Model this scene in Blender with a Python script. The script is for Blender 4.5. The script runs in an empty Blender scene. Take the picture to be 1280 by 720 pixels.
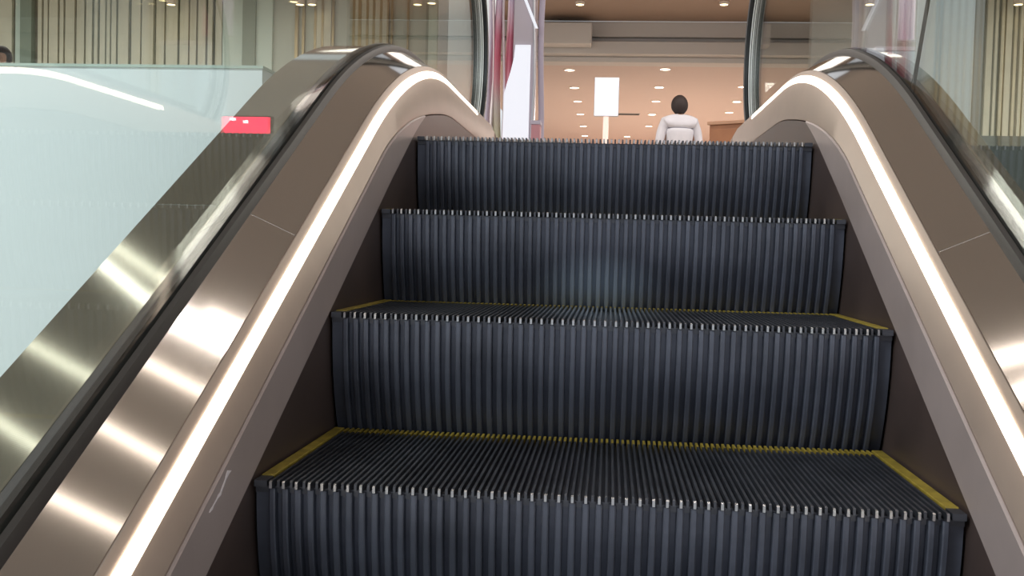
import bpy, bmesh, math, random
from mathutils import Vector, Matrix
random.seed(4)
C = bpy.context.scene.collection
PI = math.pi

# ------------------------------------------------------------------ camera
F = 1300.0
PIT, YAW, ROL = -.0394, .0928, .0266
CAM = Vector((.0042, -1.4444, .3446))
fw = Vector((-math.sin(YAW)*math.cos(PIT), math.cos(YAW)*math.cos(PIT), math.sin(PIT)))
r0 = Vector((math.cos(YAW), math.sin(YAW), 0)); u0 = r0.cross(fw)
rt = math.cos(ROL)*r0 + math.sin(ROL)*u0
up = -math.sin(ROL)*r0 + math.cos(ROL)*u0
cd = bpy.data.cameras.new('camera'); co = bpy.data.objects.new('camera', cd); C.objects.link(co)
co.matrix_world = Matrix(((rt.x, up.x, -fw.x, CAM.x), (rt.y, up.y, -fw.y, CAM.y), (rt.z, up.z, -fw.z, CAM.z), (0, 0, 0, 1)))
cd.lens = F/1280*36; cd.sensor_width = 36; cd.clip_start = .02; cd.clip_end = 200
bpy.context.scene.camera = co

def at(px, py, Y):
    """world point at distance Y along the hall that the photo shows at (px, py)"""
    d = fw + rt*((px-640)/F) - up*((py-360)/F)
    return CAM + d*((Y-CAM.y)/d.y)

# ------------------------------------------------------------------ materials
def mat(name, col, rough=.5, metal=0., emit=None, es=0., spec=.5, noise=0., nscale=30., bump=0., stretch=None, aniso=0.):
    m = bpy.data.materials.new(name); m.use_nodes = True
    nt = m.node_tree; b = nt.nodes['Principled BSDF']
    b.inputs['Base Color'].default_value = (*col, 1)
    b.inputs['Roughness'].default_value = rough; b.inputs['Metallic'].default_value = metal
    b.inputs['Specular IOR Level'].default_value = spec
    if emit:
        b.inputs['Emission Color'].default_value = (*emit, 1); b.inputs['Emission Strength'].default_value = es
    if noise or bump:
        tc = nt.nodes.new('ShaderNodeTexCoord'); mp = nt.nodes.new('ShaderNodeMapping')
        mp.inputs['Scale'].default_value = stretch or (1, 1, 1)
        n = nt.nodes.new('ShaderNodeTexNoise'); n.inputs['Scale'].default_value = nscale; n.inputs['Detail'].default_value = 4
        nt.links.new(tc.outputs['Object'], mp.inputs[0]); nt.links.new(mp.outputs[0], n.inputs['Vector'])
        if noise:
            r = nt.nodes.new('ShaderNodeValToRGB')
            r.color_ramp.elements[0].position = .3; r.color_ramp.elements[1].position = .7
            r.color_ramp.elements[0].color = (*[c*(1-noise) for c in col], 1)
            r.color_ramp.elements[1].color = (*[min(1, c*(1+noise)) for c in col], 1)
            nt.links.new(n.outputs['Fac'], r.inputs[0]); nt.links.new(r.outputs[0], b.inputs['Base Color'])
            mr = nt.nodes.new('ShaderNodeMapRange')
            mr.inputs['To Min'].default_value = max(0, rough*(1-noise*.6)); mr.inputs['To Max'].default_value = min(1, rough*(1+noise*.6))
            nt.links.new(n.outputs['Fac'], mr.inputs['Value']); nt.links.new(mr.outputs[0], b.inputs['Roughness'])
        if bump:
            bp = nt.nodes.new('ShaderNodeBump'); bp.inputs['Strength'].default_value = bump; bp.inputs['Distance'].default_value = .002
            nt.links.new(n.outputs['Fac'], bp.inputs['Height']); nt.links.new(bp.outputs[0], b.inputs['Normal'])
    return m

def glass_mat(name, tint):
    m = bpy.data.materials.new(name); m.use_nodes = True; nt = m.node_tree
    nt.nodes.clear()
    o = nt.nodes.new('ShaderNodeOutputMaterial'); mx = nt.nodes.new('ShaderNodeMixShader')
    t = nt.nodes.new('ShaderNodeBsdfTransparent'); t.inputs[0].default_value = (*tint, 1)
    g = nt.nodes.new('ShaderNodeBsdfGlossy'); g.inputs['Roughness'].default_value = .01
    f = nt.nodes.new('ShaderNodeFresnel')
    ge = nt.nodes.new('ShaderNodeNewGeometry'); mr = nt.nodes.new('ShaderNodeMapRange')   # same reflectance on both faces of the pane
    mr.inputs['To Min'].default_value = 1.5; mr.inputs['To Max'].default_value = 1/1.5
    nt.links.new(ge.outputs['Backfacing'], mr.inputs['Value']); nt.links.new(mr.outputs[0], f.inputs['IOR'])
    nt.links.new(f.outputs[0], mx.inputs[0]); nt.links.new(t.outputs[0], mx.inputs[1]); nt.links.new(g.outputs[0], mx.inputs[2])
    nt.links.new(mx.outputs[0], o.inputs['Surface'])
    return m

M = {}
M['tread'] = mat('cleated aluminium', (.085, .088, .105), .36, .6, noise=.25, nscale=14)
def glare_patch(m):      # pale glare painted into the colour of one tread and the riser above
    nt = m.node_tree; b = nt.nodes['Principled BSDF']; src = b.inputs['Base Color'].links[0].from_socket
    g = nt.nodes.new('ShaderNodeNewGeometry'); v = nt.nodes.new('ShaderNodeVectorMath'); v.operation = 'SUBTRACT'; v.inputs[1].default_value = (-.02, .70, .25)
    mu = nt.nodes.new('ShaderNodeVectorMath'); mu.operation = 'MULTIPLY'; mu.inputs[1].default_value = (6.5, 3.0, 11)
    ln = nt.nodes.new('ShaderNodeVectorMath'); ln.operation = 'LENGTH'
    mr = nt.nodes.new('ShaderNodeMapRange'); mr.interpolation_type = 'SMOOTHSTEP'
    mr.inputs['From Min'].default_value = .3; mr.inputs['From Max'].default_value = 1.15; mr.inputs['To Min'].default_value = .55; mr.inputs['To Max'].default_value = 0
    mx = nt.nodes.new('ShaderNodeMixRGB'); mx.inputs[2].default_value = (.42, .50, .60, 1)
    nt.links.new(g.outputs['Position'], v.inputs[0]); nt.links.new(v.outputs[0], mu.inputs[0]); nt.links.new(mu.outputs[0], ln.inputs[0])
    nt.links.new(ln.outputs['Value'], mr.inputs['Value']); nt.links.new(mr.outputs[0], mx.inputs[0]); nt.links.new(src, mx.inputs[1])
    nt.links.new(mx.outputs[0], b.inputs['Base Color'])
M['worn'] = mat('worn bright cleat tips', (.45, .45, .47), .28, .9)
M['riser'] = mat('riser aluminium', (.102, .110, .145), .42, .5, noise=.25, nscale=9)
glare_patch(M['tread']); glare_patch(M['riser'])
M['yellow'] = mat('yellow demarcation', (.30, .215, .03), .55, noise=.3, nscale=40)
M['skirt'] = mat('dark skirt panel', (.105, .072, .064), .42, .4, noise=.2, nscale=5)
M['band'] = mat('skirt steel band', (.44, .355, .34), .42, .25, noise=.06, nscale=8)
M['tan'] = mat('warm steel', (.46, .36, .305), .42, .6, noise=.05, nscale=8)
M['steel'] = mat('brushed steel', (.50, .45, .42), .07, 1.)
M['osteel'] = mat('outer brushed steel', (.40, .41, .37), .08, 1.)
M['seam'] = mat('seam edge', (.75, .72, .66), .25, 1.)
M['gasket'] = mat('gasket', (.048, .040, .037), .45, .2)
M['rubber'] = mat('handrail rubber', (.035, .037, .04), .35)
M['guide'] = mat('handrail guide metal', (.20, .19, .18), .35, .8)
M['silver'] = mat('silver ridge', (.95, .95, .93), .3, .1)
M['led'] = mat('led diffuser', (1, .95, .85), .5, emit=(1., .86, .68), es=7.)
M['glass'] = glass_mat('balustrade glass', (.93, .965, .945))
M['white'] = mat('white panel', (.84, .90, .91), .55)
M['dark'] = mat('dark pit', (.02, .02, .02), .8)
M['ceil_brown'] = mat('brown ceiling paint', (.32, .225, .165), .7)
M['ceil_store'] = mat('store ceiling paint', (.54, .43, .38), .7)
M['soffit'] = mat('soffit paint', (.54, .51, .48), .7)
M['atrium'] = mat('atrium ceiling paint', (.52, .49, .45), .8)
M['salmon'] = mat('salmon wall', (.58, .30, .21), .7)
M['floor'] = mat('polished floor tile', (.55, .47, .40), .2, noise=.1, nscale=2)
M['slat'] = mat('pale slat', (.56, .545, .43), .5, noise=.08, nscale=3)
M['slatgap'] = mat('dark slat backing', (.13, .13, .095), .6)
M['greenpost'] = mat('green grey post', (.20, .255, .20), .5)
M['palegreen'] = mat('pale green panel', (.50, .60, .53), .4)
M['greenwall'] = mat('green grey wall', (.42, .455, .39), .45)
M['gold'] = mat('gold slat', (.32, .245, .12), .35, .5)
M['greywall'] = mat('grey beige wall', (.50, .50, .48), .6)
M['fascia'] = mat('grey slab edge', (.135, .14, .125), .6)
M['colwhite'] = mat('white column', (.70, .78, .82), .45)
M['colgrey'] = mat('grey pilaster', (.36, .37, .36), .45)
M['lamp'] = mat('ceiling lamp lens', (1, .95, .85), .5, emit=(1, .86, .70), es=7)
M['lampw'] = mat('ceiling spot lens', (1, .9, .6), .5, emit=(1, .80, .42), es=6)
M['bezel'] = mat('lamp bezel', (.7, .6, .5), .5)
M['box'] = mat('lightbox face', (.5, .5, .55), .5, emit=(.90, .92, 1), es=.66)
M['boxframe'] = mat('lightbox frame', (.5, .48, .5), .4, .5)
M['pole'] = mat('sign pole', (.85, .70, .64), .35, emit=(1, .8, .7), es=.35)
M['wood'] = mat('reddish wood', (.30, .13, .06), .45, noise=.2, nscale=3)
M['woodtop'] = mat('wood top', (.42, .24, .15), .4)
M['skin'] = mat('skin', (.34, .19, .13), .5)
M['hair'] = mat('hair', (.025, .016, .015), .7, noise=.3, nscale=60)
M['shirt'] = mat('white shirt', (.62, .62, .68), .8, noise=.05, nscale=6)
M['pinkshirt'] = mat('pink shirt', (.62, .25, .30), .8)
M['trousers'] = mat('dark trousers', (.03, .03, .045), .8)
M['shoe'] = mat('shoes', (.02, .02, .02), .5)
M['red'] = mat('red sign face', (.8, .05, .1), .5, emit=(1, .035, .10), es=5.)
M['reddot'] = mat('white sign marks', (1, 1, 1), .5, emit=(1, .9, .9), es=9.)
M['batten'] = mat('linear lamp diffuser', (1, 1, 1), .5, emit=(1, .93, .82), es=7.)
M['batten_mid'] = mat('medium linear lamp diffuser', (1, 1, 1), .5, emit=(1, .94, .86), es=14.)
M['batten_bright'] = mat('bright linear lamp diffuser', (1, 1, 1), .5, emit=(1, .96, .90), es=45.)
M['kiosk'] = mat('lilac grey acrylic', (.52, .44, .48), .25)
M['rimwhite'] = mat('white acrylic edge', (.85, .76, .78), .3)
M['pink'] = mat('pink', (.62, .28, .31), .5)
M['lilac'] = mat('lilac', (.58, .50, .60), .5)

def poster_mat():
    m = mat('printed drapery', (.6, .3, .3), .35); nt = m.node_tree
    tc = nt.nodes.new('ShaderNodeTexCoord'); sx = nt.nodes.new('ShaderNodeSeparateXYZ'); r = nt.nodes.new('ShaderNodeValToRGB')
    nt.links.new(tc.outputs['Generated'], sx.inputs[0]); nt.links.new(sx.outputs['Z'], r.inputs[0])
    e = r.color_ramp.elements
    e[0].position = .18; e[0].color = (.60, .58, .38, 1); e[1].position = 1; e[1].color = (.56, .48, .62, 1)
    for p, c in ((.27, (.60, .50, .46)), (.33, (.66, .26, .30)), (.39, (.60, .13, .19)), (.45, (.58, .15, .22)), (.50, (.66, .40, .48)), (.56, (.62, .52, .66))):
        k = e.new(p); k.color = (*c, 1)
    nt.links.new(r.outputs[0], nt.nodes['Principled BSDF'].inputs['Base Color'])
    return m
M['poster'] = poster_mat()

# ------------------------------------------------------------------ mesh helpers
class MB:
    def __init__(s): s.v = []; s.f = []; s.mi = []
    def box(s, x0, x1, y0, y1, z0, z1, mi=0):
        b = len(s.v)
        s.v += [(x0, y0, z0), (x1, y0, z0), (x1, y1, z0), (x0, y1, z0), (x0, y0, z1), (x1, y0, z1), (x1, y1, z1), (x0, y1, z1)]
        for q in ((0, 3, 2, 1), (4, 5, 6, 7), (0, 1, 5, 4), (1, 2, 6, 5), (2, 3, 7, 6), (3, 0, 4, 7)):
            s.f.append([b+i for i in q]); s.mi.append(mi)
        return s
    def loft(s, rings, close=True, caps=True, mi=0):
        b = len(s.v); n = len(rings[0])
        for r in rings: s.v += [tuple(p) for p in r]
        for k in range(len(rings)-1):
            for i in range(n if close else n-1):
                j = (i+1) % n
                s.f.append([b+k*n+i, b+k*n+j, b+(k+1)*n+j, b+(k+1)*n+i]); s.mi.append(mi)
        if caps:
            s.f.append([b+i for i in range(n)][::-1]); s.mi.append(mi)
            s.f.append([b+(len(rings)-1)*n+i for i in range(n)]); s.mi.append(mi)
        return s
    def cyl(s, c, r, z0, z1, n=24, r2=None, mi=0):
        r2 = r if r2 is None else r2
        ring = lambda rr, z: [(c[0]+rr*math.cos(2*PI*i/n), c[1]+rr*math.sin(2*PI*i/n), z) for i in range(n)]
        return s.loft([ring(r, z0), ring(r2, z1)], mi=mi)
    def build(s, name, mats, parent=None, bevel=0, smooth=False):
        me = bpy.data.meshes.new(name); me.from_pydata(s.v, [], s.f)
        if not isinstance(mats, (list, tuple)): mats = [mats]
        for m in mats: me.materials.append(m)
        for p, i in zip(me.polygons, s.mi): p.material_index = i
        bm = bmesh.new(); bm.from_mesh(me); bmesh.ops.recalc_face_normals(bm, faces=bm.faces); bm.to_mesh(me); bm.free()
        if smooth:
            for p in me.polygons: p.use_smooth = True
        o = bpy.data.objects.new(name, me); C.objects.link(o)
        if parent: o.parent = parent
        if bevel:
            b = o.modifiers.new('bevel', 'BEVEL'); b.width = bevel; b.segments = 2; b.limit_method = 'ANGLE'
        return o

def tag(o, label=None, cat=None, group=None, kind=None):
    if label: o['label'] = label
    if cat: o['category'] = cat
    if group: o['group'] = group
    if kind: o['kind'] = kind
    return o
def empty(name, loc, label=None, cat=None, group=None, rz=0):
    o = bpy.data.objects.new(name, None); C.objects.link(o); o.location = loc; o.rotation_euler = (0, 0, rz)
    o.empty_display_size = .05
    return tag(o, label, cat, group)
def copy_tree(o, parent=None):
    c = o.copy(); C.objects.link(c)
    if parent: c.parent = parent
    for ch in list(o.children): copy_tree(ch, c)
    return c
def auto_smooth(o, ang=35):
    for p in o.data.polygons: p.use_smooth = True
    bm = bmesh.new(); bm.from_mesh(o.data)
    for e in bm.edges:
        if len(e.link_faces) == 2 and e.calc_face_angle(0) > math.radians(ang): e.smooth = False
    bm.to_mesh(o.data); bm.free()

# ------------------------------------------------------------------ escalator path
SL = math.radians(28.2); ca, sa = math.cos(SL), math.sin(SL)
ZF = .722; RR = 2.1
corner = ZF/math.tan(SL)
Tn = RR*math.tan(SL/2); S1 = corner/ca - Tn; AL = RR*SL; S2 = S1+AL
ys, zs = S1*ca, S1*sa
yc, zc = ys + RR*sa, zs - RR*ca          # arc centre
def path(s):
    if s <= S1: return s*ca, s*sa, SL
    if s <= S2:
        a = SL - (s-S1)/RR
        return yc - RR*math.sin(a), zc + RR*math.cos(a), a
    return yc + (s-S2), ZF, 0.
def pt(s, X, h):
    y, z, a = path(s); return (X, y - h*math.sin(a), z + h*math.cos(a))
def s_at_y(y): return S2 + (y-yc)
def srange(s0, s1):
    out = [s0]
    n = 22
    for k in range(n+1):
        s = S1 + AL*k/n
        if s0+1e-4 < s < s1-1e-4: out.append(s)
    out.append(s1); return out
def sweep(prof, s0, s1, mb=None):
    mb = mb or MB()
    return mb.loft([[pt(s, X, h) for X, h in prof] for s in srange(s0, s1)])
def dip(s):
    q = max(0, min(1, (s-S1+.15)/(AL*.9))); return -.064*q*q*(3-2*q)
S_B = S1 + .50
def lowline(s):
    q = max(0, min(1, (s-S_B+.42)/.42)); return (.086+dip(s))*q*q
def sweep_dip(prof, nd, s0, s1):      # first nd profile points follow the lower line of the skirt band on the level part
    return MB().loft([[pt(s, X, h+(dip(s) if (nd is None or i in nd) else 0)) for i, (X, h) in enumerate(prof)] for s in srange(s0, s1)])
def mir(prof, sg): return [(X*sg, h) for X, h in prof]

S_LO = -3.6
S_END = s_at_y(3.15)

NC = Vector((0, 3.09, 1.19)); NR = .36     # newel circle (centre line of the handrail base)
HR = 1.55-ZF
def rail_path(sg, s_from=S_LO-.2):
    X = .632*sg; P = []
    for s in srange(s_from, s_at_y(3.09)):
        y, z, a = path(s)
        P.append((Vector((X, y-HR*math.sin(a), z+HR*math.cos(a))), Vector((0, -math.sin(a), math.cos(a)))))
    for k in range(1, 33):
        a = PI/2 - PI*k/32
        n = Vector((0, math.cos(a), math.sin(a)))
        P.append((Vector((X, NC.y, NC.z)) + n*NR, n))
    P.append((Vector((X, 2.95, NC.z-NR)), Vector((0, 0, -1))))
    return P
def rail_sweep(prof, P):
    return MB().loft([[p + Vector((x, 0, 0)) + n*d for x, d in prof] for p, n in P])

def balustrade(sg, side, ox):
    far = 'left' if sg < 0 else 'right'
    lab = {'left': 'left balustrade with lit strip and brushed steel decking, beside the white parapet',
           'right': 'right balustrade with lit strip and brushed steel decking, nearer the brown counter'}[far]
    t = empty('escalator_balustrade', (0.56*sg, .0, -.40), lab, 'escalator side', 'balustrades flanking the escalator steps')
    inv = Matrix.Translation(-t.location)
    def fin(mb, name, m, smooth=True):
        mb.v = [(v[0]-t.location.x, v[1]-t.location.y, v[2]-t.location.z) for v in mb.v]
        o = mb.build(name, m, t)
        if smooth: auto_smooth(o, 25)
        return o
    fin(MB().loft([[pt(s, X*sg, lowline(s)+.0 if t_ else -.36) for X, t_ in ((.502, 0), (.502, 1), (.512, 1), (.512, 0))] for s in srange(S_LO, S_END)]), 'skirt_panel', M['skirt'])
    band = b = fin(MB().loft([[pt(s, X*sg, lowline(s) if t_ == 0 else t_+dip(s)) for X, t_ in ((.500, 0), (.500, .0861), (.503, .089), (.512, .089), (.512, 0))] for s in srange(S_LO, S_B)]), 'skirt_band', M['band'])
    tag(b, 'pinkish grey steel band above the dark skirt')
    fin(sweep_dip(mir([(.504, .089), (.5035, .093), (.520, .127), (.538, .1605), (.540, .1600), (.540, .085), (.512, .085)], sg), (0, 1, 5, 6), S_LO, S_END), 'inner_profile', M['tan'])
    # light strip: shallow dome proud of the profile
    a = Vector((.5207, .1280)); c = Vector((.5295, .1460)); n = Vector((-(c-a).y, (c-a).x)).normalized()
    prof = [tuple(a - n*.002), tuple(a + n*.002), tuple(a.lerp(c, .25) + n*.0038), tuple(a.lerp(c, .5) + n*.0044), tuple(a.lerp(c, .75) + n*.0038), tuple(c + n*.002), tuple(c - n*.002)]
    o = fin(sweep(mir(prof, sg), S_LO, s_at_y(2.56)), 'light_strip', M['led']); tag(o, 'glowing warm white light strip')
    # inner deck panels, split at the seams
    seams = [S_LO, -1.95, .45, S_END]
    pin = [(.5400, .1580), (.5405, .1612), (.6150, .2010), (.6150, .188), (.545, .150)]
    for k in range(3):
        g = .0012
        a_, b_ = seams[k]+(g if k else 0), seams[k+1]-(g if k < 2 else 0)
        fin(sweep(mir(pin, sg), a_, b_), 'deck_panel', M['steel'])
    pj = [(.5408, .1605), (.6145, .1998), (.6145, .192), (.545, .153)]
    for s in seams[1:-1]:
        fin(sweep(mir(pj, sg), s-.0012, s+.0012), 'deck_joint', M['seam'])
    fin(sweep(mir([(.6145, .185), (.6145, .203), (.619, .216), (.6265, .219), (.6265, .185)], sg), S_LO, s_at_y(3.12)), 'glass_gasket', M['gasket'])
    fin(sweep(mir([(.6375, .185), (.6375, .222), (.645, .224), (.660, .219), (.665, .214), (.665, .185)], sg), S_LO, s_at_y(3.12)), 'glass_gasket', M['gasket'])
    pout = [(.665, .204), (.665, .215), (ox-.003, .215), (ox, .212), (ox, -.34), (ox-.01, -.34), (ox-.01, .204)]
    for k in range(3):
        g = .0012
        a_, b_ = seams[k]+(g if k else 0), seams[k+1]-(g if k < 2 else 0)
        fin(sweep(mir(pout, sg), a_, b_), 'outer_deck', M['osteel'])
    for s in seams[1:-1]:
        fin(sweep(mir([(.666, .205), (.666, .2143), (ox-.005, .2143), (ox-.005, .205)], sg), s-.0012, s+.0012), 'deck_joint', M['seam'])
    # end cap closing the deck under the newel
    cap = MB()
    prof = [(.505, -.34), (.503, .089), (.520, .127), (.538, .160), (.615, .2), (.640, .216), (ox-.01, .214), (ox-.01, -.34)]
    rings = []
    for k in range(6):
        a = k/5*PI/2; q = .10*math.sin(a); sh = .06*(1-math.cos(a))
        rings.append([(X*sg, 3.15+q, ZF + (h-sh if h > 0 else h)) for X, h in prof])
    fin(cap.loft(rings), 'deck_end_cap', M['tan'])
    # glass panels
    joints = [S_LO, -2.6, -1.2] if sg < 0 else [S_LO, -1.336, 1.064]
    for k in range(3):
        a_ = joints[k]+.002
        mb = MB()
        if k < 2:
            b_ = joints[k+1]-.002
            low = [pt(s, 0, .19) for s in srange(a_, b_)]; top = [pt(s, 0, HR-.012) for s in srange(a_, b_)]
            out = low + top[::-1]
        else:
            b_ = s_at_y(3.09)
            low = [pt(s, 0, .19) for s in srange(a_, b_)]; top = [pt(s, 0, HR-.012) for s in srange(a_, b_)]
            arc = [(0, NC.y+(NR-.012)*math.cos(q), NC.z+(NR-.012)*math.sin(q)) for q in [PI/2-(PI/2+.62)*j/20 for j in range(21)]]
            arc = [p for p in arc if p[2] > ZF+.19]
            out = low + [(0, arc[-1][1], ZF+.19)] + arc[::-1] + top[::-1][1:]
        n = len(out)
        for X in (.6275*sg, .6365*sg): mb.v += [(X, p[1], p[2]) for p in out]
        mb.f.append(list(range(n))); mb.f.append(list(range(n, 2*n))[::-1])
        for i in range(n): j = (i+1) % n; mb.f.append([i, n+i, n+j, j])
        mb.mi = [0]*len(mb.f)
        fin(mb, 'glass_panel', M['glass'], smooth=False)
    for s in joints[1:]:
        fin(sweep(mir([(.628, .19), (.628, HR-.02), (.636, HR-.02), (.636, .19)], sg), s-.0011, s+.0011), 'glass_joint', M['gasket'])
    if sg < 0:       # pale scuff along the edge of the band
        pts_ = [(287, 588, 2.6), (284.5, 593, 1.6), (282, 600, .8), (279, 608, 1.0), (276.5, 615, .9), (274.5, 619, 1.9), (272, 623, .7), (267, 632, .6), (264.5, 637, 1.5), (262, 641, .4)]
        a_, b_ = [], []
        def onband(px, py):
            d = fw + rt*((px-640)/F) - up*((py-360)/F); return CAM + d*((-.4995-CAM.x)/d.x)
        for px, py, w_ in pts_: a_.append(onband(px-w_, py)); b_.append(onband(px+w_, py))
        mb = MB(); mb.loft([[p, q, q+Vector((-.0012, 0, 0)), p+Vector((-.0012, 0, 0))] for p, q in zip(a_, b_)])
        k_ = fin(mb, 'paint_scuff', M['rimwhite'], smooth=False); k_.parent = band; tag(k_, 'chipped pale scuff mark')
    P = rail_path(sg, S_LO)
    gd = fin(rail_sweep([(-.021, -.001), (.021, -.001), (.021, -.013), (-.021, -.013)], P), 'handrail_guide', M['guide'])
    for x in (-sg*.0175, -sg*.0085):
        o = fin(rail_sweep([(x-.0027, -.012), (x+.0027, -.012), (x+.0024, -.019), (x-.0024, -.019)], P), 'guide_ridge', M['silver']); o.parent = gd
    return t
balustrade(-1, 'left', .785)
balustrade(1, 'right', .705)
for sg in (-1, 1):
    prof = [(-.0375, -.010), (-.0405, .006), (-.036, .020), (-.018, .028), (0, .030), (.018, .028), (.036, .020), (.0405, .006), (.0375, -.010), (.024, -.010), (.024, .001), (-.024, .001), (-.024, -.010)]
    o = rail_sweep(prof, rail_path(sg)).build('handrail', M['rubber']); auto_smooth(o, 40)
    tag(o, ('black rubber handrail curving round the left newel beside the pink and white display' if sg < 0 else
            'black rubber handrail curving round the right newel, in front of the brown counter'), 'handrail', 'escalator handrails')

# truss pan under the steps
pan = sweep([(-.515, -.52), (-.515, -.34), (-.505, -.33), (.505, -.33), (.515, -.34), (.515, -.52)], S_LO, s_at_y(2.3)).build('escalator_truss', M['dark'])
tag(pan, 'dark pan of the escalator hidden beneath the moving steps', 'escalator frame')

# ------------------------------------------------------------------ steps
def make_step():
    t = empty('escalator_step', (0, 0, 0))
    n = 101; p = .95/n
    m = MB(); m.box(-.497, .497, .012, .445, -.020, -.0105)
    for s in (-1, 1): x0, x1 = sorted((s*.4775, s*.4965)); m.box(x0, x1, .003, .034, -.0104, -.0008)
    for i in range(n):
        x = -.475 + p*(i+.5); w = .0019
        y0 = -.003 if i % 2 == 0 else .004
        b = len(m.v)
        m.v += [(x-w, y0, -.0105), (x+w, y0, -.0105), (x+w, y0, -.0015), (x-w, y0, -.0015), (x-w, y0+.003, 0), (x+w, y0+.003, 0),
                (x-w, .408, 0), (x+w, .408, 0), (x-w, .408, -.0105), (x+w, .408, -.0105)]
        for q in ((0, 1, 2, 3), (3, 2, 5, 4), (4, 5, 7, 6), (6, 7, 9, 8), (0, 3, 4, 6, 8), (1, 9, 7, 5, 2), (0, 8, 9, 1)):
            m.f.append([b+k for k in q]); m.mi.append(1 if i % 2 == 0 and q in ((0, 1, 2, 3), (3, 2, 5, 4)) else 0)
    m.build('tread', [M['tread'], M['worn']], t)
    m = MB()
    for i in range(n):
        x = -.475 + p*(i+.5); m.box(x-.0021, x+.0021, .4085, .4445, -.0105, .0002)
    tag(m.build('yellow_back_edge', M['yellow'], t), 'yellow painted cleats along the back of the tread')
    for s in (-1, 1):
        m = MB(); x0, x1 = sorted((s*.4775, s*.4965)); m.box(x0, x1, .035, .4445, -.0105, .0008)
        tag(m.build('yellow_side_strip', M['yellow'], t, bevel=.0015), 'plain yellow strip along the side of the tread')
    # riser: curved back plate with ribs, every rib twice the tread pitch
    H = .236; K = 12
    yy = lambda k: .003 + .455 - math.sqrt(.455**2 - (max(0, (H-.0125)*k/K))**2)
    zz = lambda k: -.0125 - (H-.0125)*k/K
    m = MB()
    m.loft([[(-.497, yy(k)+.013, zz(k)), (.497, yy(k)+.013, zz(k)), (.497, yy(k)+.020, zz(k)), (-.497, yy(k)+.020, zz(k))] for k in range(K+1)])
    nr = 50; pr = .95/nr
    for i in range(nr+1):
        x = -.475 + p*.5 + 2*p*i
        if x > .48: break
        w0, w1 = .0058, .0046
        m.loft([[(x-w0, yy(k)+.0135, zz(k)), (x+w0, yy(k)+.0135, zz(k)), (x+w1, yy(k)+.0012, zz(k)), (x+w1*.6, yy(k), zz(k)), (x-w1*.6, yy(k), zz(k)), (x-w1, yy(k)+.0012, zz(k))] for k in range(K+1)])
    # nose web joining tread and riser
    m.box(-.497, .497, .018, .030, -.0240, -.0206)
    m.build('riser', M['riser'], t)
    return t
spos = [(-.4, -.219, 'black grooved escalator step below the bottom edge of the picture'),
        (0, 0, 'nearest black grooved escalator step, its whole tread framed by a yellow line'),
        (.4, .219, 'black grooved escalator step second from the front, only a thin sliver of tread showing'),
        (.8, .4215, 'black grooved escalator step third from the front, ribbed riser only, under the topmost step'),
        (1.2, .623, 'topmost visible black grooved escalator step, its teeth outlined against the hall beyond'),
        (1.66, .6545, 'levelled black escalator step just behind the topmost visible one, against the comb plate')]
st = make_step()
for i, (y, z, lab) in enumerate(spos):
    o = st if i == 0 else copy_tree(st)
    o.location = (0, y, z); tag(o, lab, 'escalator step', 'grooved steps of the escalator')

# comb plate
t = empty('comb_plate', (0, 2.115, .62), 'metal comb plate of the landing where the steps run in', 'comb plate')
m = MB(); m.box(-.499, .499, .03, .45, .0, .044); m.build('plate', M['guide'], t)
m = MB()
for i in range(100):
    x = -.4703+i*.0094
    m.loft([[(x-.002, -.012, .026), (x+.002, -.012, .026), (x+.002, -.012, .030), (x-.002, -.012, .030)], [(x-.0028, .030, .01), (x+.0028, .030, .01), (x+.0028, .030, .044), (x-.0028, .030, .044)]])
tag(m.build('comb_teeth', M['yellow'], t), 'yellow comb teeth')

# ------------------------------------------------------------------ setting
def struct(mb, name, m, parent=None, **k):
    o = mb.build(name, m, parent, **k)
    if not parent: tag(o, kind='structure')
    return o
FZ = .664
m = MB(); m.box(-.50, .50, 2.57, 34, FZ-.30, FZ)
m.box(-12, -.50, 3.40, 34, FZ-.30, FZ); m.box(.50, 12, 3.40, 34, FZ-.30, FZ)
m.box(-12, -.80, 1.62, 3.40, FZ-.30, FZ); m.box(.72, 12, 1.62, 3.40, FZ-.30, FZ)
struct(m, 'floor', M['floor'])
# slab edge on the right: grey fascia
m = MB(); m.box(.725, 12, 1.46, 1.615, -1.9, FZ+.012); struct(m, 'wall_right', M['fascia'])
# white parapet left
pw = at(328, 86, 1.44)
m = MB(); m.box(-6.5, pw.x, 1.44, 1.60, -1.9, pw.z); o = struct(m, 'wall_left', M['white'])
m = MB(); m.box(-6.5, pw.x+.004, 1.434, 1.606, pw.z, pw.z+.008); struct(m, 'trim_1', M['palegreen'])
# lower floor
m = MB(); m.box(-12, 12, -8, 1.44, -2.6, -2.5); struct(m, 'floor', M['floor'])

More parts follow.
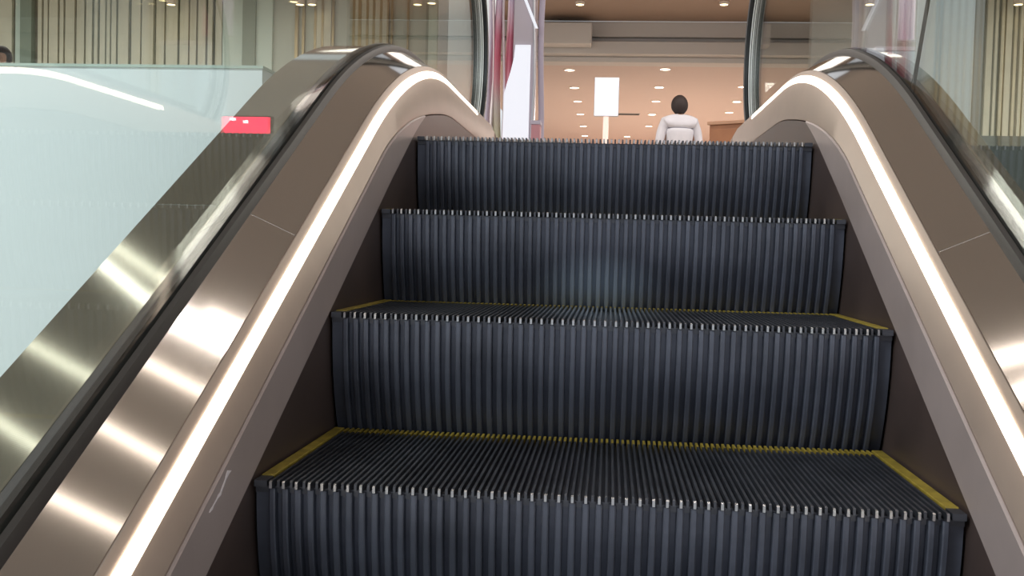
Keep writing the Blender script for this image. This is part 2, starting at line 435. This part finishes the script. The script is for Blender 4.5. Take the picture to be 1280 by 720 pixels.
# atrium ceiling over the escalator, with linear lamps
m = MB(); m.box(-7, 7, -5, 8.2, 5.10, 5.25); struct(m, 'ceiling', M['atrium'])
lamp_spec = [((.25, 2.07), (1.2, 2.44), 0, 'brightest linear ceiling lamp above the escalator'),
             ((.56, 2.31), (1.0, 2.49), 1, 'short linear ceiling lamp beside the brightest one'),
             ((.30, 1.73), (1.2, 2.02), 2, 'ceiling lamp above the escalator next in line towards the viewer from the brightest one'),
             ((.25, 1.25), (1.3, 1.51), 2, 'ceiling lamp above the escalator, second nearest to the viewer'),
             ((.35, .77), (1.4, 1.05), 2, 'ceiling lamp above the escalator nearest to the viewer'),
             ((-1.1, 2.56), (-.4, 2.17), 1, 'farther of two lamps mirrored in the right steel deck'),
             ((-1.1, 2.22), (-.45, 2.03), 1, 'nearer of two lamps mirrored in the right steel deck'),
             ((-3.75, 3.18), (-3.0, 2.64), 1, 'lamp above the white parapet, second farthest from the viewer'),
             ((-3.70, 3.32), (-3.0, 2.88), 2, 'lamp above the white parapet farthest from the viewer'),
             ((-4.1, 2.49), (-3.2, 2.06), 2, 'lamp above the white parapet, second nearest to the viewer'),
             ((-4.1, 1.90), (-3.3, 1.48), 2, 'lamp above the white parapet nearest to the viewer')]
bm_ = [M['batten_bright'], M['batten_mid'], M['batten']]
for (x0, y0), (x1, y1), br, lab in lamp_spec:
    t = empty('ceiling_lamp', ((x0+x1)/2, (y0+y1)/2, 5.10), lab, 'ceiling lamp', 'linear lamps over the escalator', rz=math.atan2(y1-y0, x1-x0))
    L = math.hypot(x1-x0, y1-y0)/2
    m = MB(); m.box(-L-.02, L+.02, -.04, .04, -.03, 0); m.build('housing', M['bezel'], t, bevel=.004)
    m = MB(); m.box(-L, L, -.020, .020, -.042, -.0302); m.build('diffuser', bm_[br], t)

# ------------------------------------------------------------------ hall beyond: ceilings
YB = 16.1
m = MB(); m.box(-12, 12, 8.0, YB, 4.144, 4.30); struct(m, 'ceiling', M['ceil_brown'])
ZL = CAM.z + 3.18
m = MB(); m.box(-2.6, 12, YB+.35, 34, ZL, ZL+.15); struct(m, 'ceiling', M['ceil_store'])
# stepped soffit
z = lambda py: at(760, py, YB).z
def soff(x0, x1, y0, steps, name):
    m = MB()
    for k, (zt, zb, dy) in enumerate(steps): m.box(x0, x1, y0+dy, YB+.5, zb, zt-.0005)
    return m.build(name, M['soffit'], bevel=.012)
o = soff(-2.6, 12, YB, [(4.144, z(46), 0), (z(46), z(53), .10), (z(53), z(69), -.12), (z(69), z(76), .12)], 'trim_2'); tag(o, kind='structure')
a = at(678, 38, YB-.5); b = at(739, 62, YB-.5)
m = MB(); m.box(a.x, b.x, YB-.5, YB-.125, z(62), z(36)); o = m.build('trim_3', M['soffit'], bevel=.015); tag(o, kind='structure')
# far wall
m = MB(); m.box(-6, 12, 31.5, 31.7, FZ, ZL); struct(m, 'wall_back', M['salmon'])

# downlights in the low ceiling
def downlight(r, lens, d=.012):
    t = empty('ceiling_downlight', (0, 0, 0))
    n = 24
    m = MB(); ring = lambda rr, z_: [(rr*math.cos(2*PI*i/n), rr*math.sin(2*PI*i/n), z_) for i in range(n)]
    m.loft([ring(r, -d), ring(r*1.25, -d), ring(r*1.3, 0), ring(r, 0)], caps=False); m.build('bezel', M['bezel'], t)
    m = MB(); m.loft([ring(r, -d+.001), ring(r, -d+.006)]); m.build('lens', lens, t)
    return t
dl = downlight(.085, M['lamp']); first = True
ypy = [88, 110, 127, 143, 158, 170]
rows = [17.1, 19.0, 20.8, 23.0, 25.3, 27.7]
yy_ = [at(760, py, 1).z for py in ypy]
def y_for(px, py, zz):      # where the sight line through the photo point meets a ceiling height
    d = fw + rt*((px-640)/F) - up*((py-360)/F); t = (zz-CAM.z)/d.z; return CAM + d*t
names = ['left', 'middle', 'right']
ordn = ['nearest', 'second', 'third', 'fourth', 'fifth', 'farthest']
pts = []
for k, (px, py) in enumerate([(712, 88), (718, 110), (722, 127), (725.5, 143), (729, 158), (731, 170)]):
    pts.append((px, py, f'{ordn[k]} round downlight of the left row, on the side of the white lightbox sign'))
for k, (px, py) in enumerate([(831.5, 87), (824, 109.5), (820, 127), (815, 143.5), (811, 158)]):
    pts.append((px, py, f'{ordn[k]} round downlight of the row running toward the person in white'))
pts.append((784, 171, 'lone low downlight between the lightbox sign and the person in white'))
for k, (px, py) in enumerate([(937, 88), (928.5, 109), (921, 127.5), (911.5, 141), (905, 157)]):
    pts.append((px, py, f'{ordn[k]} round downlight of the right row, above the brown counter'))
for px, py, lab in pts:
    p = y_for(px, py, ZL-.012)
    if p.y < YB+.55: p.y = YB+.62
    o = dl if first else copy_tree(dl); first = False
    o.location = (p.x, p.y, ZL); tag(o, lab, 'downlight', 'downlights in the low pink ceiling')
# slot vent in the low ceiling
p = y_for(786, 143, ZL-.01)
t = empty('ceiling_vent', (p.x, p.y, ZL), 'thin dark slot vent in the pinkish ceiling right of the lightbox sign', 'vent')
m = MB(); m.box(-.26, .26, -.12, .12, -.012, 0); m.build('frame', M['colgrey'], t, bevel=.003)
m = MB()
for k in range(4): m.box(-.24, .24, -.10+.052*k, -.07+.052*k, -.017, -.0125)
m.build('slat', M['dark'], t)
# yellow spots in the brown ceiling
for px, hang, lab in ((214, 1, 'in front of the beige slatted wall'), (375, 1, 'first of a close pair before the gold slats'), (390, 1, 'second of a close pair before the gold slats'),
                (522, 1, 'just left of the grey pilaster'), (556, 1, 'in front of the grey pilaster'), (725, 0, 'in the brown ceiling above the lightbox sign'),
                (905, 0, 'in the brown ceiling above the brown counter'), (1087, 1, 'seen through the right glass'), (1273, 1, 'at the right edge of the picture before the slats')):
    p = at(px, 6, 14.1) if hang else y_for(px, 6, 4.10)
    o = downlight(.058, M['lampw'], 4.144-p.z); o.name = 'ceiling_spotlight'
    o.location = (p.x, p.y, 4.144); tag(o, 'small yellow ceiling spotlight ' + lab, 'spotlight', 'yellow spotlights below the brown ceiling')

# ------------------------------------------------------------------ slatted walls at the left and right
YS = 14.4
def X_(px, Y=YS): return at(px, 60, Y).x
def wall_slats(name, px0, px1, back, gaps, slatmat, zt=4.144):
    m = MB(); m.box(X_(px0), X_(px1), YS+.06, YS+.2, FZ, zt); w = m.build(name, back); tag(w, kind='structure')
    m = MB()
    for a, b in gaps: m.box(X_(a), X_(b), YS, YS+.059, FZ, zt)
    s = m.build('slat_cladding', slatmat, w); return w
def slats_between(gaplist, end):
    out = []
    for (g, w), (g2, w2) in zip(gaplist, gaplist[1:]+[(end, 0)]): out.append((g+w/2, g2-w2/2))
    return out
gl = [(-34, 3), (-20, 2), (-6, 3), (16, 3), (46, 2), (53, 2.5), (60, 2), (73, 2.5), (80, 2.5), (94, 3), (106, 2.5), (116, 3), (123, 3), (132, 2), (138, 2), (146, 2.5),
      (162, 4), (176, 2), (193, 4), (206, 2.5), (223, 3), (236, 2), (246, 2.5), (258, 3), (267, 4)]
m = slats_between(gl, 277)
m = [q for q in m if not (q[0] > 15 and q[1] < 46)]
w = wall_slats('wall_left', -60, 340, M['slatgap'], m, M['slat'])
mb = MB(); mb.box(X_(27), X_(41), YS-.05, YS+.059, FZ, 4.144); mb.box(X_(304), X_(320), YS-.05, YS+.059, FZ, 4.144); mb.build('post', M['greenpost'], w)
mb = MB(); mb.box(X_(19), X_(27), YS, YS+.059, FZ, 4.144); mb.box(X_(278), X_(304), YS, YS+.059, FZ, 4.144); mb.box(X_(320), X_(340), YS, YS+.059, FZ, 4.144); mb.build('pale_panel', M['palegreen'], w)
w = wall_slats('wall_left', 340, 548, M['greenwall'], [(368, 372), (377, 380), (392, 395), (401, 404), (414, 417), (440, 443), (447, 451), (457, 460), (465, 468), (474, 477), (483, 485), (488, 490), (508, 510)], M['gold'])
mb = MB()
for a, b in ((443, 447), (451, 457), (460, 465), (468, 474), (477, 483), (395, 401), (404, 413)): mb.box(X_(a), X_(b), YS+.01, YS+.059, FZ, 4.144)
mb.build('pale_slat', M['slat'], w)
mb = MB(); mb.box(X_(532), X_(534.5), YS, YS+.059, FZ, 4.144); mb.build('dark_strip', M['greenpost'], w)  # thin dark green-grey strip on the wall
mb = MB(); mb.box(X_(535), X_(546), YS, YS+.059, FZ, 4.144); mb.build('pale_panel', M['palegreen'], w)
gr = [(1232+8*k + (k*5) % 3, 2+(k*7) % 3) for k in range(14)]
w = wall_slats('wall_right', 1225, 1360, M['slatgap'], slats_between(gr, 1360), M['slat'])
mb = MB(); mb.box(X_(1014), X_(1225), YS+.0, YS+.2, FZ, 4.144); struct(mb, 'wall_right', M['greywall'])

# white column left, with grey pilaster
def column(px0, px1, Y, dep, lab, pil):
    a = at(px0, 80, Y).x; b = at(px1, 80, Y).x
    t = empty('column', ((a+b)/2, Y+dep/2, FZ), lab, 'column')
    h = 4.144-FZ if Y > 8.2 else 5.10-FZ; w = (b-a)/2
    m = MB(); m.box(-w, w, -dep/2, dep/2, 0, h); m.build('shaft', M['colwhite'], t, bevel=.01)
    pa, pb = (at(p, 80, Y).x - (a+b)/2 for p in pil)
    m = MB(); m.box(pa, pb, -dep/2+.03, dep/2, 0, h); m.build('pilaster', M['colgrey'], t, bevel=.01)
column(559, 612, 9.5, .5, 'white square column behind the left newel, with a grey strip', (546, 558.5))
column(1167, 1217, 5.0, .4, 'white square column seen through the right glass panel', (1217.5, 1231))

# ------------------------------------------------------------------ pink and white display at centre left
YK = 6.8
def P(px, py, Y=YK): return at(px, py, Y)
base = P(645, 100); ox, oz = base.x, FZ
t = empty('display_stand', (ox, YK, FZ), 'tall display with a glowing white panel beside pink and red drapery', 'display stand')
def L(px, Y=YK): return P(px, 90, Y).x-ox
def Z(py, Y=YK): return P(645, py, Y).z-FZ
topz = 3.0
m = MB(); m.box(L(640), L(667), .03, .30, 0, topz); m.build('body', M['kiosk'], t, bevel=.01)
# lit panel: outline with the slanting left edge
out = [(630.5, 185), (630.5, 118), (634, 104), (638, 90), (642, 72), (643.5, 56), (662.5, 56), (662.5, 185)]
q = [(L(a), Z(b)) for a, b in out]; q[0] = (q[0][0], .04); q[-1] = (q[-1][0], .04)
m = MB(); m.loft([[(x, y, zz_) for x, zz_ in q] for y in (.0, .028)]); tag(m.build('lit_panel', M['box'], t), 'glowing white panel')
# drapery: three rounded folds
def fold(pxa, pxb, name, m_, ybase=.02, dep=.05, zt=topz, zb=0):
    n = 9; xs = [L(pxa)+(L(pxb)-L(pxa))*i/(n-1) for i in range(n)]
    rings = []
    for k in range(13):
        zz_ = zb+(zt-zb)*k/12; sway = .012*math.sin(k*.9+pxa)
        rings.append([(x+sway, ybase-dep*math.sin(PI*i/(n-1)), zz_) for i, x in enumerate(xs)] + [(x+sway, ybase+.03, zz_) for x in xs[::-1]])
    mb = MB(); mb.loft(rings); o = mb.build(name, m_, t); auto_smooth(o, 50); return o
fold(616.5, 626, 'drapery', M['poster'], .05)
fold(630, 641, 'drapery', M['poster'], .09, .04)
for a, b in ((613.5, 616.2), (627, 629.5)): fold(a, b, 'white_edge', M['rimwhite'], .03, .02)
fold(606, 613, 'drapery', M['lilac'], .10, .03)
fold(664, 667.5, 'white_edge', M['boxframe'], .02, .015)
fold(672, 679, 'side_panel', M['lilac'], .10, .01, zb=0)
# slanting light bar near the top
m = MB(); a = P(654, -8); b = P(671, 36)
d = .012
m.loft([[(a.x-ox-d, -.04, a.z-FZ), (a.x-ox+d, -.04, a.z-FZ), (a.x-ox+d, -.01, a.z-FZ), (a.x-ox-d, -.01, a.z-FZ)],
        [(b.x-ox-d, -.04, b.z-FZ), (b.x-ox+d, -.04, b.z-FZ), (b.x-ox+d, -.01, b.z-FZ), (b.x-ox-d, -.01, b.z-FZ)]])
tag(m.build('light_bar', M['box'], t), 'slanting white bar near the top')
# pink box at its foot on the right
a = P(665, 152, YK-.45); b = P(676, 152, YK-.45)
t = empty('pink_box', ((a.x+b.x)/2, YK-.45, FZ), 'pink carton standing right of the glowing display', 'box')
w = (b.x-a.x)/2
m = MB(); m.box(-w, w, -.08, .08, 0, a.z-FZ-.03); m.build('carton', M['pink'], t, bevel=.006)
m = MB(); m.box(-w-.004, w+.004, -.085, .085, a.z-FZ-.03, a.z-FZ); m.build('lid', M['lilac'], t, bevel=.004)

# ------------------------------------------------------------------ lightbox sign on pole
YG = 10.6
a = at(743.5, 97, YG); b = at(773, 146, YG)
t = empty('lightbox_sign', ((a.x+b.x)/2, YG, FZ), 'blank glowing white lightbox sign on a pale pole in the hall', 'sign')
w = (b.x-a.x)/2; z1, z0 = a.z-FZ, b.z-FZ
m = MB(); m.box(-w, w, -.028, .028, z0, z1); m.build('frame', M['boxframe'], t, bevel=.006)
m = MB(); m.box(-w+.006, w-.006, -.034, -.0285, z0+.006, z1-.006); tag(m.build('lit_face', M['box'], t), 'glowing blank white face')
m = MB(); m.cyl((0, 0), .032, .03, z0, 20); o = m.build('pole', M['pole'], t); auto_smooth(o)
m = MB(); m.cyl((0, 0), .20, 0, .03, 28, .18); o = m.build('base', M['boxframe'], t); auto_smooth(o)

# ------------------------------------------------------------------ brown counter right
YC = 10.4
a = at(887, 152, YC); b = at(960, 144, YC)
t = empty('counter', (a.x, YC, FZ), 'reddish brown wooden counter right of the person in white', 'counter', rz=math.radians(-32))
h = a.z-FZ
m = MB(); m.box(0, .95, 0, .5, .06, h-.04); m.build('cabinet', M['wood'], t, bevel=.008)
m = MB(); m.box(-.02, .97, -.02, .52, h-.04, h); m.build('counter_top', M['woodtop'], t, bevel=.006)
m = MB(); m.box(.03, .92, .03, .47, 0, .06); m.build('plinth', M['dark'], t)
for k in range(2):
    m = MB(); m.box(.03+.455*k, .46+.455*k, -.014, -.001, .12, h-.09); d_ = m.build('door', M['wood'], t, bevel=.004)
    m = MB(); m.box(.40+.09*k+.0*k, .412+.09*k, -.034, -.0145, h*.45, h*.6); m.build('handle', M['guide'], d_, bevel=.003)

# red lit sign hidden behind the right balustrade, mirrored in the left glass
t = empty('red_sign', (1.62, 6.6, FZ), 'red lit sign on a short stand, mirrored in the left glass', 'sign')
m = MB(); m.box(-.20, .20, -.03, .03, .50, .66); m.build('frame', M['dark'], t, bevel=.005)
m = MB(); m.box(-.19, .19, -.036, -.0305, .51, .65); m.build('red_face', M['red'], t)
m = MB(); m.box(-.012, .012, -.040, -.0365, .60, .622); m.build('white_mark', M['reddot'], t)
m = MB(); m.box(.09, .12, -.040, -.0365, .62, .64); m.build('white_mark', M['reddot'], t)
m = MB(); m.box(-.02, .02, -.02, .02, .02, .50); m.box(-.16, .16, -.12, .12, 0, .02); m.build('stand', M['guide'], t)

# pink banners and white counter seen through the right glass
YH = 9.5
for px0, px1, py, lab in ((1122, 1143, 52, 'left pale pink hanging banner seen through the right glass'), (1150, 1165, 55, 'right deeper pink hanging banner beside the white column')):
    a = at(px0, py, YH); b = at(px1, py, YH); x = (a.x+b.x)/2; w = (b.x-a.x)/2
    t = empty('hanging_banner', (x, YH, a.z), lab, 'banner', 'pink banners behind the right glass')
    hh = 4.10-a.z
    rings = []
    for k in range(9):
        zz_ = .02+(hh-.05)*k/8
        rings.append([(-w+2*w*i/8, .012*math.sin(i*2.4+k*.3), zz_) for i in range(9)]+[(w-2*w*i/8, .012*math.sin((8-i)*2.4+k*.3)+.006, zz_) for i in range(9)])
    mb = MB(); mb.loft(rings); o = mb.build('cloth', M['pink'] if px0 > 1145 else M['lilac'], t); auto_smooth(o, 50)
    mb = MB(); mb.box(-w-.01, w+.01, -.018, .018, 0, .022); mb.build('bottom_rail', M['boxframe'], t, bevel=.003)
    mb = MB(); mb.box(-w-.01, w+.01, -.018, .018, hh-.04, hh+.044); mb.build('top_rail', M['boxframe'], t, bevel=.003)
a = at(1096, 58, 6.6); b = at(1166, 58, 6.6)
t = empty('display_cabinet', ((a.x+b.x)/2, 6.8, FZ), 'pale blue white cabinet left of the white column behind the right glass', 'cabinet')
w = (b.x-a.x)/2; h = a.z-FZ
m = MB(); m.box(-w, w, -.2, .2, .05, h-.03); m.build('carcass', M['colwhite'], t, bevel=.008)
m = MB(); m.box(-w-.01, w+.01, -.21, .21, h-.03, h); m.build('top', M['rimwhite'], t, bevel=.005)
m = MB(); m.box(-w+.02, w-.02, -.17, .17, 0, .05); m.build('plinth', M['colgrey'], t)

# ------------------------------------------------------------------ people
def skin_mesh(name, joints, edges, m_, parent, root=0, sub=2):
    me = bpy.data.meshes.new(name); me.from_pydata([j[0] for j in joints], edges, [])
    me.materials.append(m_)
    o = bpy.data.objects.new(name, me); C.objects.link(o); o.parent = parent
    sk = o.modifiers.new('skin', 'SKIN'); sk.use_smooth_shade = True
    layer = me.skin_vertices[0] if me.skin_vertices else None
    if layer is None:
        # create the layer through bmesh
        bm = bmesh.new(); bm.from_mesh(me); bm.verts.layers.skin.verify(); bm.to_mesh(me); bm.free(); layer = me.skin_vertices[0]
    for i, j in enumerate(joints):
        r = j[1]; layer.data[i].radius = r if isinstance(r, tuple) else (r, r); layer.data[i].use_root = (i == root)
    s = o.modifiers.new('sub', 'SUBSURF'); s.levels = sub; s.render_levels = sub
    return o
def person(loc, rz, scale, shirt, lab, grp=None):
    t = empty('person', loc, lab, 'person', grp, rz)
    t.scale = (scale,)*3
    # facing +Y; body about 1.70 tall
    J = [((0, 0, .93), (.155, .11)),            # 0 pelvis (root)
         ((0, -.01, 1.12), (.135, .10)), ((0, -.02, 1.30), (.165, .11)), ((0, -.01, 1.41), (.13, .09)),  # 1-3 spine
         ((0, .0, 1.47), (.055, .055)), ((0, .02, 1.53), (.060, .068)), ((0, .025, 1.60), (.074, .090)), ((0, .02, 1.665), (.055, .070))]  # neck, head
    E = [(0, 1), (1, 2), (2, 3), (3, 4), (4, 5), (5, 6), (6, 7)]
    def chain(start, pts_):
        prev = start
        for p_, r_ in pts_:
            J.append((p_, r_)); E.append((prev, len(J)-1)); prev = len(J)-1
        return prev
    for s in (-1, 1):
        chain(0, [((s*.09, 0, .86), .095), ((s*.10, .01, .50), .060), ((s*.10, -.01, .28), .055), ((s*.10, -.02, .09), .038), ((s*.105, .06, .045), .042), ((s*.11, .16, .03), .032)])
        wr = chain(3, [((s*.175, -.01, 1.385), .062), ((s*.225, -.02, 1.12), .043), ((s*.225, .05, .88), .027), ((s*.22, .07, .82), (.020, .034))])
        hp = J[wr][0]
        for k, (dx, ln) in enumerate(((-.027, .070), (-.009, .080), (.009, .076), (.026, .062))):
            x = hp[0]; chain(wr, [((x, hp[1]+dx, hp[2]-.05), .010), ((x-s*.008, hp[1]+dx+.004, hp[2]-.05-ln*.5), .0085), ((x-s*.022, hp[1]+dx+.006, hp[2]-.05-ln), .0075)])
        chain(wr, [((hp[0]-s*.012, hp[1]+.036, hp[2]-.012), .011), ((hp[0]-s*.02, hp[1]+.05, hp[2]-.045), .009)])
    skin_mesh('body', J, E, M['skin'], t)
    # face: nose and ears
    m = MB(); m.loft([[(-.010, .105, 1.60), (.010, .105, 1.60), (0, .108, 1.625)], [(-.015, .118, 1.572), (.015, .118, 1.572), (0, .135, 1.578)], [(-.012, .10, 1.566), (.012, .10, 1.566), (0, .11, 1.564)]]); m.build('nose', M['skin'], t, smooth=True)
    for s in (-1, 1):
        m = MB(); n = 10
        m.loft([[(s*(.070+.014*q_), .01+.018*math.cos(2*PI*i/n)*(1-.3*q_), 1.585+.032*math.sin(2*PI*i/n)*(1-.3*q_)) for i in range(n)] for q_ in (0, .5, 1)]); m.build('ear', M['skin'], t, smooth=True)
    # shirt: torso with sleeves, looser than the body
    J2 = [((0, 0, .90), (.190, .145)), ((0, -.02, 1.12), (.185, .145)), ((0, -.03, 1.30), (.235, .165)), ((0, -.025, 1.405), (.185, .140)), ((0, -.005, 1.495), (.088, .085))]
    E2 = [(0, 1), (1, 2), (2, 3), (3, 4)]
    for s in (-1, 1):
        i0 = len(J2)
        J2 += [((s*.185, -.015, 1.36), .095), ((s*.235, -.02, 1.26), .074), ((s*.262, -.025, 1.12), .066), ((s*.262, .0, 1.02), .060)]
        E2 += [(3, i0), (i0, i0+1), (i0+1, i0+2), (i0+2, i0+3)]
    skin_mesh('shirt', J2, E2, shirt, t)
    # trousers
    J3 = [((0, 0, .92), (.175, .13))]; E3 = []
    for s in (-1, 1):
        i0 = len(J3); J3 += [((s*.095, 0, .82), .115), ((s*.105, .005, .50), .085), ((s*.105, -.01, .12), .068)]
        E3 += [(0, i0), (i0, i0+1), (i0+1, i0+2)]
    skin_mesh('trousers', J3, E3, M['trousers'], t)
    for s in (-1, 1):
        m = MB(); n = 14
        m.loft([[(s*.107+w_*.045*math.cos(2*PI*i/n), .06+w_*.13*math.sin(2*PI*i/n), z_) for i in range(n)] for z_, w_ in ((0, 1), (.03, 1.02), (.055, .92), (.085, .6))]); m.build('shoe', M['shoe'], t, smooth=True)
    # hair cap covering back and crown
    m = MB(); rings = []; n = 24; K = 12
    for k in range(K+1):
        a_ = k/K*PI*.98+.01; z_ = 1.605+.135*math.cos(a_); rr = math.sin(a_)
        if z_ < 1.53: rr = rr*.95
        ring = []
        for i in range(n):
            th = 2*PI*i/n; y_ = .004+.125*rr*math.sin(th); x_ = .112*rr*math.cos(th)
            if math.sin(th) > .2 and z_ < 1.66: y_ = min(y_, .055)
            ring.append((x_, y_, z_ + .003*math.sin(5*th)))
        rings.append(ring)
    m.loft(rings); m.build('hair', M['hair'], t, smooth=True)
    return t
hp = at(846.5, 120, 11.8)
sc = (hp.z-FZ)/1.727
person((at(849, 150, 11.8).x, 11.8, FZ), math.radians(10), sc, M['shirt'], 'person in a white top with dark hair, seen from behind in the hall')
hp = at(3, 59, 6.2)
person((hp.x, 6.2, FZ), math.radians(200), (hp.z-FZ)/1.727, M['pinkshirt'], 'dark-haired person at the left edge, just the head showing over the white parapet')

# ------------------------------------------------------------------ light
w = bpy.data.worlds.new('world'); bpy.context.scene.world = w; w.use_nodes = True
bg = w.node_tree.nodes['Background']; bg.inputs[0].default_value = (.90, .95, 1.0, 1); bg.inputs[1].default_value = .85
def area(name, loc, size, power, col, rot=(0, 0, 0), sy=None):
    l = bpy.data.lights.new(name, 'AREA'); l.energy = power; l.color = col; l.size = size
    if sy: l.shape = 'RECTANGLE'; l.size_y = sy
    o = bpy.data.objects.new(name, l); C.objects.link(o); o.location = loc; o.rotation_euler = rot
    return o
# hall ceiling lamps (each row of downlights as one soft lamp throwing down)
for x in (-.7, 1.0, 2.7, 5.0):
    area('hall_lamp_and_fill', (x, 24, ZL-.06), .4, 240, (1, .90, .82), sy=12)
area('hall_lamp_and_fill', (1.0, 9.6, 4.05), 8, 220, (1, .92, .84), sy=2.5)  # these three are added wide fills without fixtures, brightening ceilings and side walls
area('hall_lamp_and_fill', (-7, 9.6, 4.05), 5, 400, (1, .97, .92), sy=2.5)
area('hall_lamp_and_fill', (7.5, 9.6, 4.05), 5, 320, (1, .95, .88), sy=2.5)
area('parapet_fill', (-3.8, -3.6, 5.0), 2.0, 480, (.88, .97, 1), sy=1.6)  # added fill behind the camera, no fixture there; brightens the white parapet
sc_ = bpy.context.scene
sc_.view_settings.view_transform = 'Standard'; sc_.view_settings.look = 'None'
sc_.view_settings.gamma = 1; sc_.view_settings.use_curve_mapping = False
sc_.view_settings.exposure = 0.0
